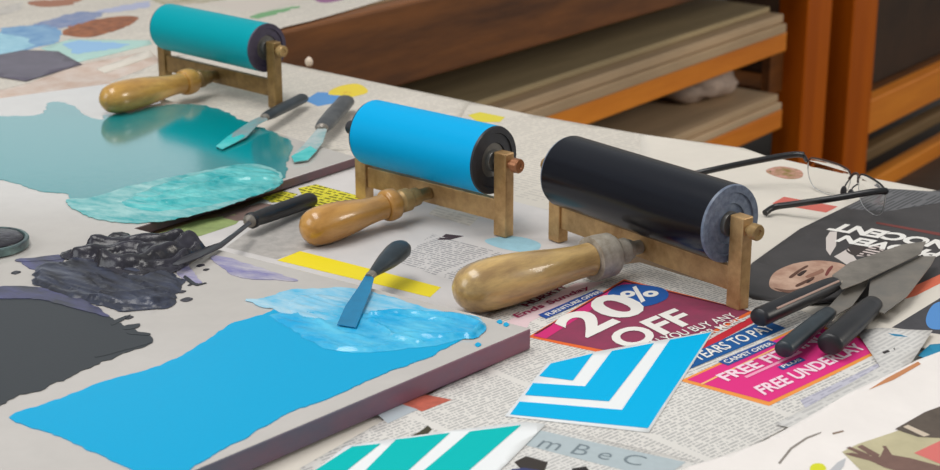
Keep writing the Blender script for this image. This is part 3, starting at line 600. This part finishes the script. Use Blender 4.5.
def brayer(i, label, Cr, Cl, zc, rad, foot_h, hend, zend, hR, inkm, endm, corem, hm, ferm, framem):
    a = (Cr - Cl); a.z = 0; L = a.length; a.normalize(); b_ = Vector((a.y, -a.x, 0))      # b_ points towards the handle
    if b_.dot(hend - Cr) < 0: b_ = -b_
    g = .0035; pw = .013; pd = .0105
    mid = (Cr + Cl) / 2; base = Vector((mid.x, mid.y, T + .0025))
    t = thing('brayer', label, 'ink roller', base, 'brayers on the table')
    ca = Vector((Cl.x, Cl.y, T + zc))
    ch = .0018
    bld = MB(); bld.lathe([(ch, rad), (L - ch, rad)], ca, a, 64); bld.f = bld.f[:-2]; bld.mi = bld.mi[:-2]
    bld.cur = 1
    for s in (0, 1):
        o = ca + a * (L * s); d = a if s else -a
        for j, (r0, d0, r1, d1) in enumerate(((rad, -ch, rad * .975, 0), (rad * .975, 0, rad * .8, 0), (rad * .8, 0, rad * .78, -.0012), (rad * .78, -.0012, rad * .52, -.0008), (rad * .52, -.0008, rad * .5, -.002), (rad * .5, -.002, rad * .3, -.002))):
            bld.cur = 1 if j < 5 or i == 2 else 2
            vs = []; n = 64; st = a.cross(UP).normalized()
            for r, dd in ((r0, d0), (r1, d1)):
                for k in range(n):
                    th = 2 * math.pi * k / n; vs.append(o + d * dd + st * math.cos(th) * r + UP * math.sin(th) * r)
            bld.add(vs, [(k, (k + 1) % n, n + (k + 1) % n, n + k) for k in range(n)])
    bld.build('roller', [inkm, endm, corem], t, smooth=True, angle=30)
    MB().lathe([(-.012, rad * .3), (-.0005, rad * .32), (L + .0005, rad * .32), (L + .0015, rad * .3)], ca, a, 24).lathe([(-g - pw - .002, .0035), (L + g + pw + .002, .0035)], ca, a, 16).build('axle', corem, t, smooth=True)
    z0 = T + .0025
    for s, o in ((-1, ca - a * (g + pw / 2)), (1, ca + a * (L + g + pw / 2))):
        top = T + foot_h; p = MB().box((o.x, o.y, (z0 + top) / 2), (a, b_, UP), (pw, pd, top - z0)).build('post', framem, t, bevel=.001)
        k0 = o + a * s * (pw / 2)
        MB().lathe([(0, .0036), (.0035, .0036), (.0035, .0054), (.0042, .0060), (.0095, .0060), (.0105, .0054), (.0105, .0025), (.0095, .002), (.0095, .0001)], k0, a * s, 24).build('screw_knob', (e_dark if s < 0 else copper) if i == 0 else brass, t, smooth=True, angle=30)
    zb = T + .0235; bt = .006; bh = .0185
    l0 = ca - a * g; l1 = ca + a * (L + g); m = (l0 + l1) / 2
    MB().box((m.x, m.y, zb), (a, b_, UP), ((l1 - l0).length, bt, bh)).build('crossbar', framem, t, bevel=.0008)
    # handle
    s0 = Vector((m.x, m.y, zb)) + b_ * (bt / 2); e = hend; ax = (s0 - e); LH = ax.length; ax.normalize()
    fl = (.034, .034, .026)[i]
    wl = LH - fl
    prof = [(0, .0004), (.008, .30), (.025, .56), (.06, .80), (.11, .94), (.18, 1.0), (.28, 1.0), (.40, .95), (.52, .85), (.63, .74), (.73, .67), (.80, .655), (.835, .67), (.84, .60), (.848, .60), (.853, .76), (.875, .84), (.92, .86), (.96, .82), (.985, .68), (1., .55)]
    prof2 = prof
    h = MB().lathe([(d * wl, r * hR) for d, r in prof2], e, ax, 40).build('handle', hm, t, smooth=True, angle=50)
    MB().lathe([(wl - .001, .007), (wl + .003, .0098), (wl + .011, .0098), (wl + .013, .0080), (wl + fl * .62, .0076), (wl + fl * .64, .0056), (LH - .0005, .0054)], e, ax, 24).build('ferrule', ferm, t, smooth=True, angle=30)
    if i == 2:
        MB().lathe([(.845 * wl, .0), (.846 * wl, .885 * hR), (.90 * wl, .90 * hR), (.97 * wl, .87 * hR), (.995 * wl, .74 * hR), (1.0 * wl, .56 * hR), (1.0 * wl, .1 * hR)], e, ax, 40).build('collar', grey_metal, t, smooth=True, angle=50)
    return t
r_blue = mat('roller_blue', (0, 168, 226), .42, spec=.1, bump=.04, bscale=600)
r_teal = mat('roller_teal', (0, 158, 170), .42, spec=.1, bump=.04, bscale=600)
r_black = mat('roller_navy', (7, 10, 22), .22, spec=.38, bump=.04, bscale=600)
e_dark = mat('roller_end_dark', (40, 42, 50), .45, vary=.4, vscale=120)
e_grey = mat('roller_end_slate', (128, 138, 154), .45, col2=(92, 102, 122), vscale=200)
e_viol = mat('roller_end_violet', (70, 62, 84), .5, vary=.4, vscale=120)
core = mat('roller_core', (112, 110, 106), .35, metal=.5)
brayer(0, 'ink roller with a bright blue roller and varnished wooden handle, in the middle', W(494.5, 160.5, .064), W(371.5, 132, .064), .064, .0283, .073, W(303, 231, .0175), 0, .0158, r_blue, e_dark, core, handle_wood(0, 40, (206, 154, 80), (166, 116, 48)), brass, brass_lt)
brass_old = mat('brass_old', (150, 122, 74), .4, metal=.3, col2=(112, 88, 50), vscale=60, bump=.2, bscale=200)
brayer(1, 'ink roller with a teal roller, at the back left on the teal slab', W(267.5, 48, .066), W(168, 26.5, .066), .066, .0262, .0745, W(103, 101, .0290), 0, .0166, r_teal, e_viol, core, handle_wood(1, 40, (216, 168, 82), (168, 122, 54)), brass_old, brass_old)
brayer(2, 'ink roller with a black roller and stained handle, front right', W(731, 224, .063), W(567.5, 171, .063), .063, .0290, .072, W(456, 293, .0210), 0, .0190, r_black, e_grey, core, handle_wood(2, 48, (214, 178, 112), (156, 124, 80)), grey_metal, brass_lt)

# ================================================================== palette knives
black_h = mat('knife_handle_black', (34, 34, 38), .38, vary=.35, vscale=60, spec=.5)
slate_h = mat('knife_handle_slate', (44, 56, 64), .38, vary=.4, vscale=60, spec=.5)
grey_h = mat('knife_handle_grey', (92, 94, 96), .45, col2=(58, 62, 66), vscale=50)
steel = mat('knife_blade_steel', (150, 142, 132), .4, metal=.35, col2=(118, 112, 104), vscale=40)
steel_d = mat('knife_blade_stained', (120, 116, 110), .38, metal=.3, col2=(138, 130, 120), vscale=40)
def knife(label, butt, neck, R, prof, hm, blade, bm_, flat=.75, extra=None, thick=.0009):
    """butt, neck: (px, py, z); blade: outline of (px, py, z)"""
    B = W(*butt); N = W(*neck); ax = (N - B); L = ax.length; ax.normalize()
    zs = min(B.z, N.z)
    t = thing('palette_knife', label, 'palette knife', Vector((N.x, N.y, T)), 'palette knives')
    MB().lathe([(d * L, r * R) for d, r in prof], B, ax, 28, flat=flat).build('handle', hm, t, smooth=True, angle=45)
    MB().lathe([(L - .004, R * prof[-1][1] * 1.08), (L + .0015, R * prof[-1][1] * 1.08), (L + .004, R * .3)], B, ax, 20, flat=flat).build('ferrule', steel, t, smooth=True, angle=40)
    MB().prism([W(*p) for p in blade], thick).build('blade', bm_, t, bevel=.0003)
    if extra: extra(t, B, ax, L)
    return t
def wet(poly):
    return lambda t, B, ax, L: MB().prism([W(*p) for p in poly], .0006).build('wet_ink', mat('wet_teal_ink', (40, 186, 188), .15, spec=.6, col2=(90, 206, 204), vscale=80), t)
round_p = [(0, .35), (.015, .72), (.05, .94), (.1, 1.0), (.3, .98), (.6, .9), (.85, .78), (.95, .7), (1, .6)]
straight_p = [(0, .7), (.01, .92), (.03, 1.0), (.5, 1.0), (.85, .92), (.97, .8), (1, .6)]
drop_p = [(0, .2), (.02, .55), (.06, .82), (.14, 1.0), (.26, 1.02), (.5, .88), (.75, .62), (.92, .42), (1, .36)]
def hole(t, B, ax, L): pass
knife('palette knife with a slate teardrop handle, its blade in the wet blue ink', (404, 246, ZS + .0085), (371, 275, ZS + .006), .0092, drop_p, slate_h,
      [(367, 272, ZS + .0065), (374, 278, ZS + .0065), (371, 290, ZS + .005), (356, 327, ZS + .0035), (337, 324, ZS + .0035), (345, 306, ZS + .0045), (358, 287, ZS + .0055)], mat('blade_inked_blue', (0, 128, 176), .25, spec=.5, vary=.2, vscale=40), flat=.8)
knife('black handled palette knife between the back slab and the dark ink pile', (313, 199, .0105), (250, 221, .0150), .0074, [(0, .5), (.02, .85), (.06, 1.0), (.4, 1.0), (.8, .95), (.93, .85), (.95, 1.0), (.985, 1.0), (1, .75)], black_h,
      [(249, 220, .0180), (252, 223, .0180), (238, 234, .0195), (222, 247, .0215), (200, 257, .0245), (178, 265, .0262), (172, 264, .0262), (182, 257, .0258), (205, 247, .0238), (220, 242, .0215), (234, 232, .0195)], mat('blade_inked_black', (44, 42, 50), .3, vary=.3, vscale=60), flat=.9)
teal_blade = mat('blade_inked_teal', (110, 168, 172), .25, col2=(140, 150, 150), vscale=70, spec=.6)
knife('dark palette knife whose teal tipped blade lies on the teal ink', (303, 98, .012), (265, 117, .0185), .0072, straight_p, grey_h if False else slate_h,
      [(263, 115, .019), (268, 119, .019), (258, 124, .018), (246, 137, .0155), (222, 149, .0135), (216, 146, .0135), (228, 136, .0145), (250, 121, .0175)], teal_blade, extra=wet([(216, 146, .0142), (222, 149, .0142), (236, 142, .0150), (245, 136, .0160), (237, 131, .0158), (228, 136, .0150)]))
knife('grey handled palette knife with teal wet blade on the white edge of the back slab', (346, 101, .013), (322, 128, .0165), .0098, straight_p, grey_h,
      [(320, 126, .017), (327, 129, .017), (323, 142, .0155), (308, 160, .0138), (294, 162, .0138), (291, 156, .0138), (303, 145, .0145), (316, 130, .0165)], extra=wet([(294, 161.5, .0144), (308, 159.5, .0144), (317, 150, .0153), (310, 146, .0152), (299, 152, .0148), (291.5, 156, .0144)]), bm_=mat('blade_teal_tip', (120, 170, 172), .25, col2=(186, 196, 196), vscale=40, spec=.6))
# three on the right
def groove(t, B, ax, L):
    s = ax.cross(UP).normalized()
    MB().tube([B + ax * (L * .14) + UP * .0046 + s * .0056, B + ax * (L * .95) + UP * .0040 + s * .0050], .0009, 8).build('groove_highlight', mat('pinkish_highlight', (190, 160, 146), .35, metal=.4), t)  # highlight along the handle groove, modelled as a pinkish strip
knife('long palette knife with a black grooved handle, rearmost of the three on the magazine', (758, 318, .0145), (836, 283, .0145), .0078, straight_p, black_h,
      [(832, 275, .0155), (850, 262, .0158), (903, 244, .016), (926, 241, .016), (921, 253, .0158), (861, 282, .0155), (842, 289, .0155)], steel, flat=.85, extra=groove)
knife('thin palette knife with a slate handle, middle of the three on the right', (783, 350, .0125), (830, 312, .0105), .0068, straight_p, slate_h,
      [(827, 308, .0105), (836, 315, .0105), (852, 306, .0098), (866, 287, .0092), (870, 276, .009), (858, 277, .0092), (842, 292, .0098)], steel_d, flat=.85)
knife('broad palette knife with a black handle, nearest the right edge', (829, 345, .0130), (874, 303, .0110), .0090, straight_p, black_h,
      [(868, 299, .0115), (870, 281, .012), (894, 268, .0122), (919, 256, .0125), (936, 256, .0125), (931, 265, .0122), (907, 296, .0118), (884, 313, .0113), (877, 311, .0112)], steel_d, flat=.85)

# ================================================================== eyeglasses
gl = thing('eyeglasses', 'half-rimmed reading glasses with black arms, lying on the newspaper behind the black roller', 'eyeglasses', W(845, 195, 0.003))
fr = mat('glasses_black', (14, 14, 16), .3, spec=.6); brown = mat('glasses_brown', (60, 40, 30), .3)
lensm = mat('lens_glass', (250, 250, 250), .02, trans=1.0, spec=.5); lensm.node_tree.nodes['Principled BSDF'].inputs['IOR'].default_value = 1.14
h1 = W(804, 155, .033); h2 = W(887, 191, .031)
def pth(pts, n=8):
    out = []; pts = [Vector(p) for p in pts]
    for i in range(len(pts) - 1):
        p0 = pts[max(i - 1, 0)]; p1 = pts[i]; p2 = pts[i + 1]; p3 = pts[min(i + 2, len(pts) - 1)]
        for s in range(n):
            t_ = s / n; out.append(.5 * ((2 * p1) + (p2 - p0) * t_ + (2 * p0 - 5 * p1 + 4 * p2 - p3) * t_ * t_ + (3 * p1 - p0 - 3 * p2 + p3) * t_ ** 3))
    out.append(pts[-1]); return out
MB().tube(pth([h1, W(790, 155, .032), W(750, 162, .026), W(703, 172, .018), W(675, 179, .009), W(660, 184, .0060)]), .0028).build('arm', fr, gl, smooth=True)
MB().tube(pth([h2, W(872, 192, .030), W(830, 199, .022), W(795, 204, .014), W(775, 207, .009), W(765, 213, .0060)]), .0028).build('arm', fr, gl, smooth=True)
f_ax = (h2 - h1); f_ax.z = 0; fw = f_ax.length; f_ax.normalize(); f_n = Vector((-f_ax.y, f_ax.x, 0))
def G2(u, v, bow=0.): # u along the front 0..1, v height in m
    p = h1 + f_ax * (fw * u) + f_n * (bow + .010 * math.sin(math.pi * u)); return Vector((p.x, p.y, T + .0035 + v))
def lens(u0, u1):
    w = fw * (u1 - u0); pts = []
    oval = [(0.02, .85), (.08, .97), (.3, 1.0), (.65, 1.0), (.92, .93), (1, .8), (.99, .5), (.9, .2), (.7, .02), (.4, 0), (.16, .12), (.04, .45)]
    vs = [G2(u0 + (u1 - u0) * a, .0285 * c_) for a, c_ in oval]; vs = bez(vs, 4)
    b = MB(); b.prism(vs, f_n * .0016); o = b.build('lens', lensm, gl, bevel=.0002)
    top = [G2(u0 + (u1 - u0) * a, .0285 * c_ + .0006) + f_n * .0008 for a, c_ in ((0.0, .80), (.04, .92), (.1, .98), (.3, 1.01), (.65, 1.01), (.92, .95), (1.0, .82))]
    MB().tube(pth(top, 4), .0008, 8).build('rim', fr if u0 > .3 else brown, gl, smooth=True)
    edge = [p + f_n * .0008 for p in vs]; MB().tube(edge + edge[:1], .00035, 6).build('lens_edge', mat('lens_edge_clear', (196, 196, 196), .15), gl, smooth=True)
    for k in range(2): pass
lens(.03, .46); lens(.56, .97)
MB().tube(pth([G2(.455, .020), G2(.48, .025, .002), G2(.51, .026, .003), G2(.54, .025, .002), G2(.565, .020)]), .0012).build('bridge', brown, gl, smooth=True)
for u, s in ((.455, -1), (.565, 1)):
    MB().tube(pth([G2(u, .019), G2(u + .012 * -s, .016, -.004), G2(u + .012 * -s, .012, -.006)]), .0007, 8).build('pad_arm', fr, gl, smooth=True)
    lump(G2(u + .012 * -s, .010, -.006), (f_n, f_ax), (.0035, .0012, .005), 1., 14, 10, .0).build('nose_pad', mat('pad', (60, 58, 60), .3), gl, smooth=True, angle=180)
for hh, u in ((h1, 0.0), (h2, 1.0)):
    p = G2(u, .026); MB().tube([hh, (hh + p) / 2 + UP * .0008, G2(.03 if u == 0 else .97, .0245)], .0018, 8).build('hinge', fr, gl, smooth=True)

# small white bead at the table back edge
o = lump(W(309, 62, .0085), (Vector((1, 0, 0)), Vector((0, 1, 0))), (.0048, .0048, .0062), 1., 20, 14, .02).build('bead', mat('white_bead', (226, 206, 186), .35), smooth=True, angle=180)
tag(o, 'small white bead on the back edge of the table against the brown board', 'bead')

# ================================================================== light, camera
w = bpy.data.worlds.new('World'); bpy.context.scene.world = w; w.use_nodes = True
bg = w.node_tree.nodes['Background']; bg.inputs['Color'].default_value = (.93, .97, 1.0, 1); bg.inputs['Strength'].default_value = .42
def area(name, loc, target, sx, sy, power, col=(1, 1, 1)):
    L = bpy.data.lights.new(name, 'AREA'); L.shape = 'RECTANGLE'; L.size = sx; L.size_y = sy; L.energy = power; L.color = col
    o = bpy.data.objects.new(name, L); C.objects.link(o); o.location = loc
    o.rotation_euler = (Vector(target) - Vector(loc)).to_track_quat('-Z', 'Y').to_euler(); return o
area('ceiling_light', (-.6, 1.1, 3.0), (-.1, 1.3, .75), 1.8, .9, 34, (1, .98, .95))
area('window_light', (-2.6, .2, 2.2), (0, 1.4, .75), 1.5, 1.6, 26, (.95, .98, 1))
area('bench_fill_light', (3.3, 1.2, 2.2), (.9, 3.2, .4), 1.0, 1.0, 38, (1, .93, .82))  # unseen fill added to brighten the bench and posts behind

cam = bpy.data.cameras.new('Camera'); co = bpy.data.objects.new('Camera', cam); C.objects.link(co)
co.location = (0, 0, T + H); co.rotation_euler = (math.radians(90 - 18), 0, 0)
cam.sensor_width = 36; cam.lens = F * 36 / 940; cam.clip_start = .05
cam.dof.use_dof = True; cam.dof.focus_distance = 1.22; cam.dof.aperture_fstop = 14
sc = bpy.context.scene; sc.camera = co
sc.view_settings.view_transform = 'Standard'; sc.view_settings.look = 'None'; sc.view_settings.gamma = 1; sc.view_settings.use_curve_mapping = False
sc.view_settings.exposure = 0.0
for o in C.objects:
    for k in ('_l', '_z'):
        if k in o: del o[k]
